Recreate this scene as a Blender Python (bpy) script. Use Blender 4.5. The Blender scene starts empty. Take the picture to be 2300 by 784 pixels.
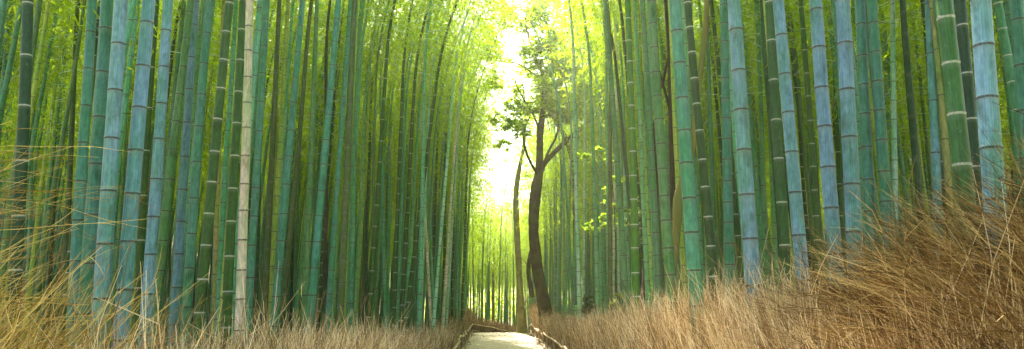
import bpy, math, random
import numpy as np
from mathutils import Vector, Quaternion, Matrix

rng = np.random.default_rng(7)
random.seed(7)
S = bpy.context.scene
COL = S.collection
PI = math.pi

# ------------------------------------------------------------------ camera
F, CX, CY, HZ = 1533.0, 1150.0, 392.0, 690.0      # focal length and centre in photo pixels, horizon row
PITCH = math.atan((HZ - CY) / F)
YAW = math.atan(30.0 / F * math.cos(PITCH))
CAM = np.array([0.0, 0.0, 1.5])
fwd = np.array([math.sin(YAW) * math.cos(PITCH), math.cos(YAW) * math.cos(PITCH), math.sin(PITCH)])
rgt = np.array([math.cos(YAW), -math.sin(YAW), 0.0])
upv = np.cross(rgt, fwd)

def ray(px, py):
    return fwd + rgt * ((px - CX) / F) - upv * ((py - CY) / F)
def at(px, py, Y):
    """where the sight line of a photo pixel meets the distance Y along the path"""
    r = ray(px, py)
    return CAM + r * (Y / r[1])
def proj(p):
    d = np.asarray(p) - CAM
    z = d @ fwd
    return CX + F * (d @ rgt) / z, CY - F * (d @ upv) / z, z

cd = bpy.data.cameras.new('camera')
cam = bpy.data.objects.new('camera', cd)
COL.objects.link(cam)
cd.sensor_width = 36.0
cd.lens = F * 36.0 / 2300.0
cd.clip_start, cd.clip_end = 0.05, 3000.0
cam.matrix_world = Matrix(((rgt[0], upv[0], -fwd[0], CAM[0]), (rgt[1], upv[1], -fwd[1], CAM[1]),
                           (rgt[2], upv[2], -fwd[2], CAM[2]), (0, 0, 0, 1)))
S.camera = cam

# ------------------------------------------------------------------ helpers
def tag(o, label=None, cat=None, group=None, kind=None):
    for k, v in (('label', label), ('category', cat), ('group', group), ('kind', kind)):
        if v:
            o[k] = v
    return o
def empty(name, loc=(0, 0, 0)):
    o = bpy.data.objects.new(name, None)
    o.empty_display_size = 0.2
    o.location = loc
    COL.objects.link(o)
    return o
def mesh_np(name, V, Q, mats, attrs=None, smooth=True, midx=None):
    """V (n,3); Q (m,4) or (m,3) faces"""
    me = bpy.data.meshes.new(name)
    V = np.ascontiguousarray(V, dtype=np.float32)
    Q = np.ascontiguousarray(Q, dtype=np.int32)
    k = Q.shape[1]
    me.vertices.add(len(V)); me.vertices.foreach_set('co', V.ravel())
    me.loops.add(Q.size); me.loops.foreach_set('vertex_index', Q.ravel())
    me.polygons.add(len(Q))
    me.polygons.foreach_set('loop_start', np.arange(0, Q.size, k, dtype=np.int32))
    if midx is not None:
        me.polygons.foreach_set('material_index', np.ascontiguousarray(midx, dtype=np.int32))
    me.polygons.foreach_set('use_smooth', np.full(len(Q), smooth, dtype=bool))
    for m in (mats if isinstance(mats, (list, tuple)) else [mats]):
        me.materials.append(m)
    for an, av in (attrs or {}).items():
        av = np.ascontiguousarray(av, dtype=np.float32)
        if av.ndim == 1:
            a = me.attributes.new(an, 'FLOAT', 'POINT'); a.data.foreach_set('value', av)
        else:
            a = me.attributes.new(an, 'FLOAT_COLOR', 'POINT')
            a.data.foreach_set('color', np.hstack([av, np.ones((len(av), 1), np.float32)]).ravel())
    me.update(calc_edges=True)
    me.validate(verbose=False)
    return me
def obj(name, me, parent=None):
    o = bpy.data.objects.new(name, me)
    COL.objects.link(o)
    if parent is not None:
        o.parent = parent
    return o
def norm(a):
    return a / (np.linalg.norm(a, axis=-1, keepdims=True) + 1e-9)

class Geo:
    def __init__(s):
        s.V, s.Q, s.A, s.n = [], [], [], 0
    def add(s, V, Q, a=None):
        s.V.append(V); s.Q.append(Q + s.n); s.n += len(V)
        s.A.append(np.zeros(len(V)) if a is None else a)
    def get(s):
        return np.concatenate(s.V), np.concatenate(s.Q), np.concatenate(s.A)

def tube(P, R, sides=8, bump=0.0, seed=0, closed=True):
    """one tapered tube along points P with radii R"""
    P = np.asarray(P, float); R = np.asarray(R, float)
    n = len(P)
    T = norm(np.gradient(P, axis=0))
    ref = np.array([0.31, 0.87, 0.11]) if abs(T[:, 2]).mean() > 0.6 else np.array([0.02, 0.1, 1.0])
    U = norm(np.cross(T, ref)); W = np.cross(T, U)
    a = np.arange(sides) * 2 * PI / sides
    r = np.repeat(R[:, None], sides, 1)
    if bump:
        g = np.random.default_rng(seed)
        ph = g.uniform(0, 6.28, 6)
        t = np.arange(n)[:, None]
        r = r * (1 + bump * (np.sin(2 * a[None] + ph[0] + t * .23) * .5 + np.sin(3 * a[None] + ph[1] - t * .31) * .4
                             + g.normal(0, .35, (n, sides))))
    V = P[:, None] + r[..., None] * (np.cos(a)[None, :, None] * U[:, None] + np.sin(a)[None, :, None] * W[:, None])
    V = V.reshape(-1, 3)
    i = np.arange(n - 1)[:, None] * sides; j = np.arange(sides)[None]; k = (j + 1) % sides
    Q = np.stack([i + j, i + k, i + sides + k, i + sides + j], -1).reshape(-1, 4)
    return V, Q
def smooth_path(pts, per=6):
    """Catmull-Rom through points (any dimension)"""
    P = np.asarray(pts, float)
    P = np.vstack([2 * P[0] - P[1], P, 2 * P[-1] - P[-2]])
    out = []
    for i in range(1, len(P) - 2):
        for t in np.linspace(0, 1, per, endpoint=False):
            a, b, c, d = P[i - 1], P[i], P[i + 1], P[i + 2]
            out.append(.5 * (2 * b + (c - a) * t + (2 * a - 5 * b + 4 * c - d) * t * t + (3 * b - a - 3 * c + d) * t ** 3))
    out.append(P[-2])
    return np.array(out)
def twig_tubes(P, R, sides=3):
    """many tubes at once: P (n,k,3), R (n,k)"""
    n, k, _ = P.shape
    T = norm(P[:, -1] - P[:, 0])
    U = norm(np.cross(T, np.array([0.33, 0.71, 0.21]))); W = np.cross(T, U)
    a = np.arange(sides) * 2 * PI / sides + .4
    off = np.cos(a)[None, :, None] * U[:, None] + np.sin(a)[None, :, None] * W[:, None]
    V = P[:, :, None] + R[:, :, None, None] * off[:, None]
    base = np.arange(n)[:, None, None] * (k * sides) + np.arange(k - 1)[None, :, None] * sides
    j = np.arange(sides)[None, None]; j2 = (j + 1) % sides
    Q = np.stack([base + j, base + j2, base + sides + j2, base + sides + j], -1).reshape(-1, 4)
    return V.reshape(-1, 3), Q
def leaf_quads(C, D, N, L, W):
    """rhombic leaves: base points C, directions D, normals N, lengths and widths"""
    D = norm(D); Sd = norm(np.cross(D, N))
    L = L[:, None]; W = W[:, None]
    V = np.stack([C, C + D * L * .4 + Sd * W * .5, C + D * L, C + D * L * .4 - Sd * W * .5], 1)
    Q = np.arange(len(C) * 4).reshape(-1, 4)
    return V.reshape(-1, 3), Q

# ------------------------------------------------------------------ materials
def newmat(name):
    m = bpy.data.materials.new(name)
    m.use_nodes = True
    nt = m.node_tree
    nt.nodes.clear()
    return m, nt
def N(nt, t, **kw):
    n = nt.nodes.new(t)
    for k, v in kw.items():
        if k.startswith('i_'):
            n.inputs[k[2:].replace('_', ' ')].default_value = v
        else:
            setattr(n, k, v)
    return n
def LK(nt, a, b):
    nt.links.new(a, b)
def mixrgb(nt, fac, a, b, mode='MIX'):
    n = nt.nodes.new('ShaderNodeMix'); n.data_type = 'RGBA'; n.blend_type = mode
    for s, v in ((n.inputs[0], fac), (n.inputs[6], a), (n.inputs[7], b)):
        if hasattr(v, 'is_output') or isinstance(v, bpy.types.NodeSocket):
            LK(nt, v, s)
        elif isinstance(v, (int, float)):
            s.default_value = v
        else:
            s.default_value = (*v, 1)
    return n.outputs[2]
def ramp(nt, fac, stops):
    r = nt.nodes.new('ShaderNodeValToRGB')
    LK(nt, fac, r.inputs[0])
    e = r.color_ramp.elements
    while len(e) < len(stops):
        e.new(0.5)
    for i, (p, c) in enumerate(stops):
        e[i].position = p
        e[i].color = (*c, 1) if not isinstance(c, (int, float)) else (c, c, c, 1)
    return r.outputs[0]
def noise(nt, vec, scale, detail=4, rough=.55):
    n = N(nt, 'ShaderNodeTexNoise'); n.inputs['Scale'].default_value = scale
    n.inputs['Detail'].default_value = detail; n.inputs['Roughness'].default_value = rough
    LK(nt, vec, n.inputs['Vector'])
    return n.outputs[0]
def mapping(nt, vec, scale=(1, 1, 1)):
    m = N(nt, 'ShaderNodeMapping'); m.inputs['Scale'].default_value = scale
    LK(nt, vec, m.inputs[0])
    return m.outputs[0]
def out(nt, sh):
    o = N(nt, 'ShaderNodeOutputMaterial'); LK(nt, sh, o.inputs[0])

def culm_material(name, white):
    """waxy bamboo skin; the skin colour is the object's own colour"""
    m, nt = newmat(name)
    oi = N(nt, 'ShaderNodeObjectInfo'); tc = N(nt, 'ShaderNodeTexCoord')
    add = N(nt, 'ShaderNodeVectorMath', operation='ADD')
    mul = N(nt, 'ShaderNodeMath', operation='MULTIPLY'); mul.inputs[1].default_value = 97.0
    LK(nt, oi.outputs['Random'], mul.inputs[0])
    LK(nt, tc.outputs['Object'], add.inputs[0]); LK(nt, mul.outputs[0], add.inputs[1])
    v = add.outputs[0]
    col = oi.outputs['Color']
    big = noise(nt, mapping(nt, v, (2.5, 2.5, .7)), 1.6, 3)
    f1 = ramp(nt, big, [(.38, 0.), (.62, 1.)])
    green = mixrgb(nt, 1.0, col, (.62, .92, .58), 'MULTIPLY')
    c = mixrgb(nt, f1, col, green)
    mott = noise(nt, mapping(nt, v, (9, 9, 3.2)), 3.0, 6, .7)
    f2 = ramp(nt, mott, [(.40, 0.), (.66, 1.)])
    c = mixrgb(nt, f2, mixrgb(nt, 1.0, c, (.66, .74, .68), 'MULTIPLY'), mixrgb(nt, .015, mixrgb(nt, 1.0, c, (1.16, 1.14, 1.12), 'MULTIPLY'), (.62, .72, .68)))
    streak = noise(nt, mapping(nt, v, (60, 60, .9)), 2.0, 4, .6)
    f3 = ramp(nt, streak, [(.34, .74), (.66, 1.18)])
    c = mixrgb(nt, 1.0, c, f3, 'MULTIPLY')
    spk = noise(nt, mapping(nt, v, (28, 28, 16)), 2.4, 3, .6)
    f4 = ramp(nt, spk, [(.66, 0.), (.74, 1.)])
    f4m = N(nt, 'ShaderNodeMath', operation='MULTIPLY'); f4m.inputs[1].default_value = .34
    LK(nt, f4, f4m.inputs[0])
    c = mixrgb(nt, f4m.outputs[0], c, (.55, .62, .58))
    stain = noise(nt, mapping(nt, v, (4, 4, 1.6)), 2.2, 5, .65)
    c = mixrgb(nt, 1.0, c, ramp(nt, stain, [(.30, (.50, .52, .40)), (.46, (1., 1., 1.)), (.62, (1., 1., 1.)), (.76, (1.22, 1.16, 1.18))]), 'MULTIPLY')
    # rings at the nodes
    a = N(nt, 'ShaderNodeAttribute', attribute_name='node')
    sp = N(nt, 'ShaderNodeSeparateColor'); LK(nt, a.outputs['Color'], sp.inputs[0])
    ringn = noise(nt, mapping(nt, v, (40, 40, 40)), 2.0, 3)
    wx = N(nt, 'ShaderNodeMath', operation='MULTIPLY'); LK(nt, sp.outputs[1], wx.inputs[0])
    LK(nt, ramp(nt, ringn, [(.30, .45), (.6, 1.)]), wx.inputs[1])
    c = mixrgb(nt, wx.outputs[0], c, (.66, .68, .64) if white else (.50, .52, .46))
    dk = N(nt, 'ShaderNodeMath', operation='MULTIPLY'); LK(nt, sp.outputs[0], dk.inputs[0])
    LK(nt, ramp(nt, ringn, [(.42, 1.), (.70, .55)]), dk.inputs[1])
    c = mixrgb(nt, dk.outputs[0], c, (.05, .042, .03))
    b = N(nt, 'ShaderNodeBsdfPrincipled')
    LK(nt, c, b.inputs['Base Color'])
    LK(nt, ramp(nt, mott, [(.3, .34), (.7, .58)]), b.inputs['Roughness'])
    b.inputs['Specular IOR Level'].default_value = .38
    bp = N(nt, 'ShaderNodeBump'); bp.inputs['Strength'].default_value = .12; bp.inputs['Distance'].default_value = .004
    LK(nt, streak, bp.inputs['Height']); LK(nt, bp.outputs[0], b.inputs['Normal'])
    out(nt, b.outputs[0])
    return m
M_CULM = culm_material('bamboo_skin', False)
M_CULMW = culm_material('bamboo_skin_white_ring', True)

def leaf_material(name, dif, tra, var=.35, tfac=.58, gloss=.025):
    m, nt = newmat(name)
    oi = N(nt, 'ShaderNodeObjectInfo'); g = N(nt, 'ShaderNodeNewGeometry')
    add = N(nt, 'ShaderNodeMath', operation='ADD'); LK(nt, oi.outputs['Random'], add.inputs[0])
    LK(nt, g.outputs['Random Per Island'], add.inputs[1])
    fr = N(nt, 'ShaderNodeMath', operation='FRACT'); LK(nt, add.outputs[0], fr.inputs[0])
    hs = []
    for c in (dif, tra):
        lo = tuple(x * (1 - var) for x in c)
        hi = (c[0] * (1 + var * 1.1), c[1] * (1 + var * .8), c[2])
        hs.append(ramp(nt, fr.outputs[0], [(0., lo), (.6, c), (1., hi)]))
    d = N(nt, 'ShaderNodeBsdfDiffuse'); t = N(nt, 'ShaderNodeBsdfTranslucent')
    LK(nt, hs[0], d.inputs[0]); LK(nt, hs[1], t.inputs[0])
    mx = N(nt, 'ShaderNodeMixShader'); mx.inputs[0].default_value = tfac
    LK(nt, d.outputs[0], mx.inputs[1]); LK(nt, t.outputs[0], mx.inputs[2])
    gl = N(nt, 'ShaderNodeBsdfGlossy'); gl.inputs['Roughness'].default_value = .4
    m2 = N(nt, 'ShaderNodeMixShader'); m2.inputs[0].default_value = gloss
    LK(nt, mx.outputs[0], m2.inputs[1]); LK(nt, gl.outputs[0], m2.inputs[2])
    out(nt, m2.outputs[0])
    return m
M_LEAF = leaf_material('bamboo_leaf', (.11, .18, .005), (.56, .78, .003))
M_TLEAF = leaf_material('tree_leaf', (.08, .17, .008), (.44, .66, .006))
M_VLEAF = leaf_material('vine_leaf', (.12, .24, .015), (.45, .65, .03))
M_ILEAF = leaf_material('ivy_leaf', (.035, .085, .014), (.12, .22, .02))

M_DRYLEAF = leaf_material('dry_leaf', (.22, .14, .06), (.22, .14, .05))

def twig_material(name, dark, mid, pale):
    m, nt = newmat(name)
    a = N(nt, 'ShaderNodeAttribute', attribute_name='tint')
    c = ramp(nt, a.outputs['Fac'], [(0., dark), (.5, mid), (1., pale)])
    b = N(nt, 'ShaderNodeBsdfPrincipled'); LK(nt, c, b.inputs['Base Color'])
    b.inputs['Roughness'].default_value = .7
    b.inputs['Specular IOR Level'].default_value = .08
    out(nt, b.outputs[0])
    return m
M_TWIG = twig_material('dry_brush', (.06, .032, .010), (.41, .265, .125), (.93, .74, .50))
M_GOLD = twig_material('golden_brush', (.06, .028, .004), (.38, .215, .032), (.84, .62, .22))
M_RUST = twig_material('rusty_brush', (.028, .013, .003), (.180, .095, .024), (.74, .54, .26))

def wood_material(name, a, b_, moss=None, scale=6, rough=.85):
    m, nt = newmat(name)
    tc = N(nt, 'ShaderNodeTexCoord'); v = tc.outputs['Object']
    n1 = noise(nt, mapping(nt, v, (1, 1, .22)), scale * 3, 6, .65)
    c = ramp(nt, n1, [(.32, a), (.68, b_)])
    if moss:
        n2 = noise(nt, v, scale * .35, 4, .6)
        c = mixrgb(nt, ramp(nt, n2, [(.42, 0.), (.58, 1.)]), c, moss)
    b = N(nt, 'ShaderNodeBsdfPrincipled'); LK(nt, c, b.inputs['Base Color'])
    b.inputs['Roughness'].default_value = rough
    b.inputs['Specular IOR Level'].default_value = .25
    bp = N(nt, 'ShaderNodeBump'); bp.inputs['Strength'].default_value = .6; bp.inputs['Distance'].default_value = .02
    LK(nt, n1, bp.inputs['Height']); LK(nt, bp.outputs[0], b.inputs['Normal'])
    out(nt, b.outputs[0])
    return m
M_BARK = wood_material('dark_bark', (.03, .02, .010), (.105, .070, .032), (.10, .09, .018))
M_BROWN = wood_material('brown_bark', (.03, .018, .012), (.085, .05, .03))
M_MOSSY_BACKLIT = wood_material('backlit_mossy_bark', (.14, .11, .018), (.27, .22, .035), (.26, .26, .03))  # moss colour with the yellow of the backlight put in
M_OLIVE = wood_material('olive_bark', (.16, .13, .03), (.30, .25, .07), (.20, .20, .05), scale=3, rough=.6)
M_RAIL = wood_material('rail_wood', (.40, .29, .17), (.68, .54, .36), scale=4)

def ground_material(name, stops, sc=1.2, fine=18, leaves=True):
    m, nt = newmat(name)
    tc = N(nt, 'ShaderNodeTexCoord'); v = tc.outputs['Object']
    n1 = noise(nt, v, sc, 6, .6); n2 = noise(nt, v, fine, 6, .7)
    c = ramp(nt, n1, [(.3, stops[0]), (.7, stops[1])])
    c = mixrgb(nt, 1.0, c, ramp(nt, n2, [(.3, .7), (.7, 1.25)]), 'MULTIPLY')
    if leaves:
        vo = N(nt, 'ShaderNodeTexVoronoi'); vo.inputs['Scale'].default_value = 22
        LK(nt, v, vo.inputs['Vector'])
        f = ramp(nt, vo.outputs['Distance'], [(.12, 1.), (.2, 0.)])
        sel = ramp(nt, noise(nt, v, 5, 2), [(.48, 0.), (.6, 1.)])
        mm = N(nt, 'ShaderNodeMath', operation='MULTIPLY'); LK(nt, f, mm.inputs[0]); LK(nt, sel, mm.inputs[1])
        c = mixrgb(nt, mm.outputs[0], c, stops[2])
    b = N(nt, 'ShaderNodeBsdfPrincipled'); LK(nt, c, b.inputs['Base Color']); b.inputs['Roughness'].default_value = .95
    bp = N(nt, 'ShaderNodeBump'); bp.inputs['Strength'].default_value = .5; bp.inputs['Distance'].default_value = .015
    LK(nt, n2, bp.inputs['Height']); LK(nt, bp.outputs[0], b.inputs['Normal'])
    out(nt, b.outputs[0])
    return m
M_GROUND = ground_material('leaf_litter', ((.10, .07, .035), (.22, .16, .08), (.34, .26, .13)))
M_PATH = ground_material('packed_sand', ((.47, .40, .29), (.62, .54, .41), (.20, .15, .08)), 1.6, 26)

# ------------------------------------------------------------------ ground and path
def gz(y):
    """the ground is level to the crest 41 m away and dips beyond it"""
    t = np.clip((np.asarray(y, float) - 41.0) / 13.0, 0, 1)
    return -0.9 * t * t * (3 - 2 * t)
def rise(x, y):
    a = np.clip((np.abs(x) - 19) / 24, 0, 1); b = np.clip((np.asarray(y, float) - 76) / 40, 0, 1)
    return 17 * a * a * (3 - 2 * a) + 3.0 * b * b * (3 - 2 * b)
ys = np.concatenate([[-60, -20, -5], np.arange(0, 120, 1.5), [150, 300, 900]])
xs = np.concatenate([[-900, -200, -80], np.arange(-60, 60.1, 2.0), [80, 200, 900]])
GX, GY = np.meshgrid(xs, ys)
def grid_faces(nx, ny):
    i = np.arange(ny - 1)[:, None] * nx; j = np.arange(nx - 1)[None]
    return np.stack([i + j, i + j + 1, i + nx + j + 1, i + nx + j], -1).reshape(-1, 4)
g = obj('ground', mesh_np('ground', np.stack([GX, GY, gz(GY) + rise(GX, GY)], -1).reshape(-1, 3), grid_faces(len(xs), len(ys)), M_GROUND))
tag(g, 'brown leaf litter covering the forest floor', 'ground', kind='structure')

def edge_l(y): return np.interp(y, [0, 16, 24, 40, 48, 56], [-1.0, -1.05, -1.2, -1.5, -2.6, -4.6])
def edge_r(y): return np.interp(y, [0, 16, 24, 40, 48, 56], [1.50, 1.50, 1.55, 1.75, .9, -1.2])
py = np.arange(-3, 56.1, .5)
tt = np.linspace(0, 1, 13)
wob = .05 * np.sin(py * 2.1) + .05 * np.sin(py * .83 + 1)
PX = (edge_l(py) + wob)[:, None] * (1 - tt) + (edge_r(py) - wob[::-1])[:, None] * tt
PZ = gz(py)[:, None] + .006 + .02 * np.sin(tt * PI)[None]
PV = np.stack([PX, np.repeat(py[:, None], 13, 1), PZ], -1).reshape(-1, 3)
p = obj('path', mesh_np('path', PV, grid_faces(13, len(py)), M_PATH))
tag(p, 'pale packed sand path running between the brush fences', 'path', kind='structure')

# fallen leaves lying on the path
gl_ = np.random.default_rng(55)
n_ = 900
ly = gl_.uniform(14, 46, n_)
lu = np.clip(gl_.beta(.5, .5, n_), .03, .97)
lx = edge_l(ly) * (1 - lu) + edge_r(ly) * lu
ld_ = np.stack([gl_.normal(0, 1, n_), gl_.normal(0, 1, n_), gl_.normal(0, .12, n_)], -1)
V, Q = leaf_quads(np.stack([lx, ly, gz(ly) + .045], -1), ld_, np.stack([gl_.normal(0, .25, n_), gl_.normal(0, .25, n_), np.ones(n_)], -1), gl_.uniform(.06, .15, n_), gl_.uniform(.02, .05, n_))
tag(obj('fallen_leaves', mesh_np('fallen_leaves', V, Q, M_DRYLEAF, smooth=False)), 'dry brown leaves scattered on the pale path', 'fallen leaves', kind='stuff')

# ------------------------------------------------------------------ bamboo culms
def bend_axis(z, H, bend):
    t = np.clip((z - .48 * H) / (.52 * H), 0, 1)
    return bend * t ** 2.0
def culm_mesh(name, H, r0, L, phase, sides, style, bend, mat, zmax=None):
    """a culm along +z (bending to +x at its top) with raised nodes. style: 'd' dark rings, 'w' white wax rings"""
    zs, rm, dk, wx = [0.0], [1.0], [0.0], [0.0]
    z = phase % L
    if z < .05:
        z += L
    top = zmax or H
    while z < top - .1:
        s = max(r0 * (1 - .8 * z / H) / .06, .3)
        if style == 'w':
            prof = [(-.075, 1, 0, 0), (-.022, 1.0, 0, .12), (-.013, 1.025, 0, 1), (-.003, 1.06, .1, 1), (.001, 1.085, .55, .5), (.005, 1.05, .35, 0), (.018, 1, 0, 0)]
        else:
            prof = [(-.10, 1, 0, 0), (-.026, 1.0, 0, .10), (-.012, 1.03, .25, .28), (-.007, 1.06, 1, .1), (.004, 1.085, 1, 0), (.009, 1.05, .2, .15), (.026, 1, 0, 0)]
        for dz, m_, d_, w_ in prof:
            zs.append(z + dz * s); rm.append(m_); dk.append(d_); wx.append(w_)
        z += L * (1.0 if z > 1 else .8) * random.uniform(.94, 1.06)
    zs.append(top); rm.append(1.0); dk.append(0); wx.append(0)
    zs, rm = np.array(zs), np.array(rm)
    o = np.argsort(zs, kind='stable'); zs, rm, dk, wx = zs[o], rm[o], np.array(dk)[o], np.array(wx)[o]
    R = r0 * rm * np.clip(1 - .85 * np.clip(zs / H, 0, 1) ** 1.25, .06, 1)
    P = np.stack([bend_axis(zs, H, bend) , .02 * np.sin(zs * .9 + phase * 9) * np.clip(zs / 4, 0, 1), zs], -1)
    a = np.arange(sides) * 2 * PI / sides
    V = P[:, None] + np.stack([np.cos(a)[None] * R[:, None], np.sin(a)[None] * R[:, None], np.zeros((len(zs), sides))], -1)
    i = np.arange(len(zs) - 1)[:, None] * sides; j = np.arange(sides)[None]; k = (j + 1) % sides
    Q = np.stack([i + j, i + k, i + sides + k, i + sides + j], -1).reshape(-1, 4)
    A = np.repeat(np.stack([dk, wx, 0 * wx], -1), sides, 0)
    return mesh_np(name, V.reshape(-1, 3), Q, mat, {'node': A})

def foliage_mesh(name, H, bend, z0, seed, dens=1.0, leafL=.15):
    """branches and narrow leaves along the upper part of a culm"""
    g = np.random.default_rng(seed)
    G = Geo(); LC, LD = [], []
    zs = np.arange(z0, H * .99, .36)
    for z in zs:
        for b in range(2):
            if g.random() > dens:
                continue
            t = (z - z0) / (H - z0)
            ln = (1.0 + 1.1 * math.sin(PI * min(1, .18 + t * .9))) * g.uniform(.6, 1.15) * (1.15 - .55 * t)
            az = g.uniform(0, 2 * PI)
            d = np.array([math.cos(az), math.sin(az), 0])
            s = np.linspace(0, 1, 5)
            rise = g.uniform(.25, .75)
            P = np.stack([bend_axis(np.full(5, z), H, bend) + d[0] * ln * s, d[1] * ln * s, z + ln * (rise * s - .75 * s * s * g.uniform(.6, 1.4))], -1)
            V, Q = tube(P, np.linspace(.009, .003, 5), 3); G.add(V, Q)
            n = int(ln * 22)
            u = g.uniform(.22, 1.0, n) ** .8
            c = np.stack([np.interp(u, s, P[:, q]) for q in range(3)], -1) + g.normal(0, .13, (n, 3))
            dd = d[None] * .5 + g.normal(0, .55, (n, 3)) + np.array([0, 0, -.55])
            LC.append(c); LD.append(dd)
            # fans of leaves on each twig
            c2 = c + norm(dd) * .05
            LC.append(c2); LD.append(dd + g.normal(0, .6, (n, 3)))
    C = np.concatenate(LC); D = np.concatenate(LD); n = len(C)
    V1, Q1 = leaf_quads(C, D, norm(g.normal(0, .6, (n, 3)) + np.array([0, 0, 1.0])), g.uniform(.7, 1.25, n) * leafL, g.uniform(.8, 1.2, n) * leafL * .2)
    V0, Q0, _ = G.get()
    V = np.concatenate([V0, V1]); Q = np.concatenate([Q0, Q1 + len(V0)])
    mi = np.concatenate([np.zeros(len(Q0)), np.ones(len(Q1))])
    return mesh_np(name, V, Q, [M_CULM, M_LEAF], smooth=False, midx=mi)

TINT = {   # skin colours; V is yellowed to carry the far backlit glow
 'B': (.185, .335, .53), 'T': (.078, .255, .232), 'G': (.030, .076, .006), 'D': (.016, .060, .022), 'O': (.065, .082, .018),
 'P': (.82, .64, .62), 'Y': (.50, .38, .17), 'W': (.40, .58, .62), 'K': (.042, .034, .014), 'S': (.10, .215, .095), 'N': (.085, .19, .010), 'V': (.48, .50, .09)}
WORD = {'B': 'waxy blue', 'T': 'teal', 'G': 'leaf green', 'D': 'dark green', 'O': 'olive brown', 'P': 'dead grey', 'Y': 'dead tan',
        'W': 'pale silvery', 'K': 'dark brown', 'S': 'sage green', 'N': 'grass green', 'V': 'yellow-green'}

# x at the photo's top edge, (x, y) low down, width, kind, a node's row, node spacing (photo pixels)
LEFT = [
 (6, -22, 400, 12, 'D', 50, 90), (22.5, -12, 400, 15, 'T', 7, 81), (62, 44, 400, 31, 'D', 70, 122), (83, 70, 400, 10.5, 'T', 34, 62), (104, 52, 400, 5, 'D', 0, 30),
 (116, 133, 400, 4.5, 'D', 0, 30), (145, 124, 400, 10, 'O', 20, 60), (153, 152, 400, 5, 'D', 0, 35), (175, 156, 400, 15, 'O', 6, 56),
 (205, 180, 440, 27, 'T', 17, 92), (237, 203, 536, 34, 'T', 98, 112), (270, 236, 536, 36, 'B', 66, 115), (287, 262, 480, 11, 'T', 459, 64),
 (299, 292, 400, 8, 'D', 50, 40), (312, 270, 480, 11, 'S', 50, 70), (332, 290, 536, 35, 'B', 101, 101), (350, 318, 536, 18, 'G', 420, 101),
 (378, 341, 536, 27.5, 'B', 93, 87), (389, 384, 400, 6, 'D', 0, 40), (427, 367, 536, 21, 'S', 450, 67), (441, 398, 616, 21, 'B', 101, 75),
 (470, 425, 616, 22, 'T', 110, 79), (480, 470, 400, 9, 'T', 110, 50), (454, 440, 480, 6, 'K', 0, 40), (487, 478, 480, 8, 'D', 0, 40),
 (517, 456, 616, 23.5, 'G', 84, 72), (500, 484, 600, 12, 'Y', 530, 50), (545, 514, 616, 22, 'G', 107, 75), (561, 542, 616, 21, 'P', 82, 62),
 (573, 566, 400, 7, 'W', 58, 50), (600, 562, 616, 18.5, 'T', 77, 66), (610, 590, 480, 5, 'W', 0, 30), (592, 578, 560, 10, 'D', 553, 30),
 (628, 598, 616, 14.5, 'O', 525, 50), (642, 580, 480, 9, 'T', 76, 45), (647, 640, 480, 9, 'G', 61, 40), (680, 625, 616, 17.5, 'T', 77, 62),
 (700, 643, 616, 13, 'O', 513, 60), (712, 688, 616, 14, 'S', 80, 57), (760, 706, 616, 17.5, 'T', 70, 57), (741, 674, 616, 9, 'T', 32, 44),
 (768, 719, 616, 8, 'S', 30, 40), (776, 757, 480, 9.5, 'S', 66, 40), (787, 744, 616, 14, 'T', 523, 48), (798, 768, 616, 17, 'O', 66, 50),
 (806, 789, 616, 11.5, 'T', 70, 43), (733, 731, 616, 10, 'K', 500, 45), (878, 835, 616, 11.5, 'G', 67, 49), (886, 847, 616, 8, 'S', 40, 34),
 (849, 863, 616, 8.5, 'T', 35, 34), (879, 872, 616, 8, 'T', 20, 34), (911, 888, 616, 9.5, 'G', 494, 35), (933, 900, 600, 6, 'S', 50, 24),
 (942, 907, 616, 10, 'G', 493, 34), (957, 917, 616, 8, 'T', 30, 30), (973, 948, 616, 7, 'W', 60, 25), (1004, 925, 616, 9.5, 'G', 485, 33),
 (958, 944, 616, 10.5, 'T', 20, 32), (930, 962, 616, 6.5, 'P', 530, 25), (950, 970, 616, 7, 'T', 507, 28), (992, 973, 616, 7, 'G', 493, 24),
 (1034, 983, 616, 7.5, 'W', 491, 22), (1004, 998, 616, 7, 'G', 492, 24), (1044, 1002, 616, 7, 'P', 530, 22), (1047, 1009, 616, 6, 'W', 520, 22),
 (1028, 1017, 616, 5.5, 'G', 0, 20), (1042, 1027, 616, 6, 'T', 0, 19), (1050, 1033, 616, 5.5, 'S', 0, 19), (1062, 1041, 616, 6, 'G', 0, 18),
 (826, 812, 616, 9, 'O', 20, 40), (838, 822, 616, 8, 'D', 20, 36), (663, 655, 600, 8, 'D', 20, 36), (1075, 1046, 616, 5, 'S', 0, 18),
]
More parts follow.
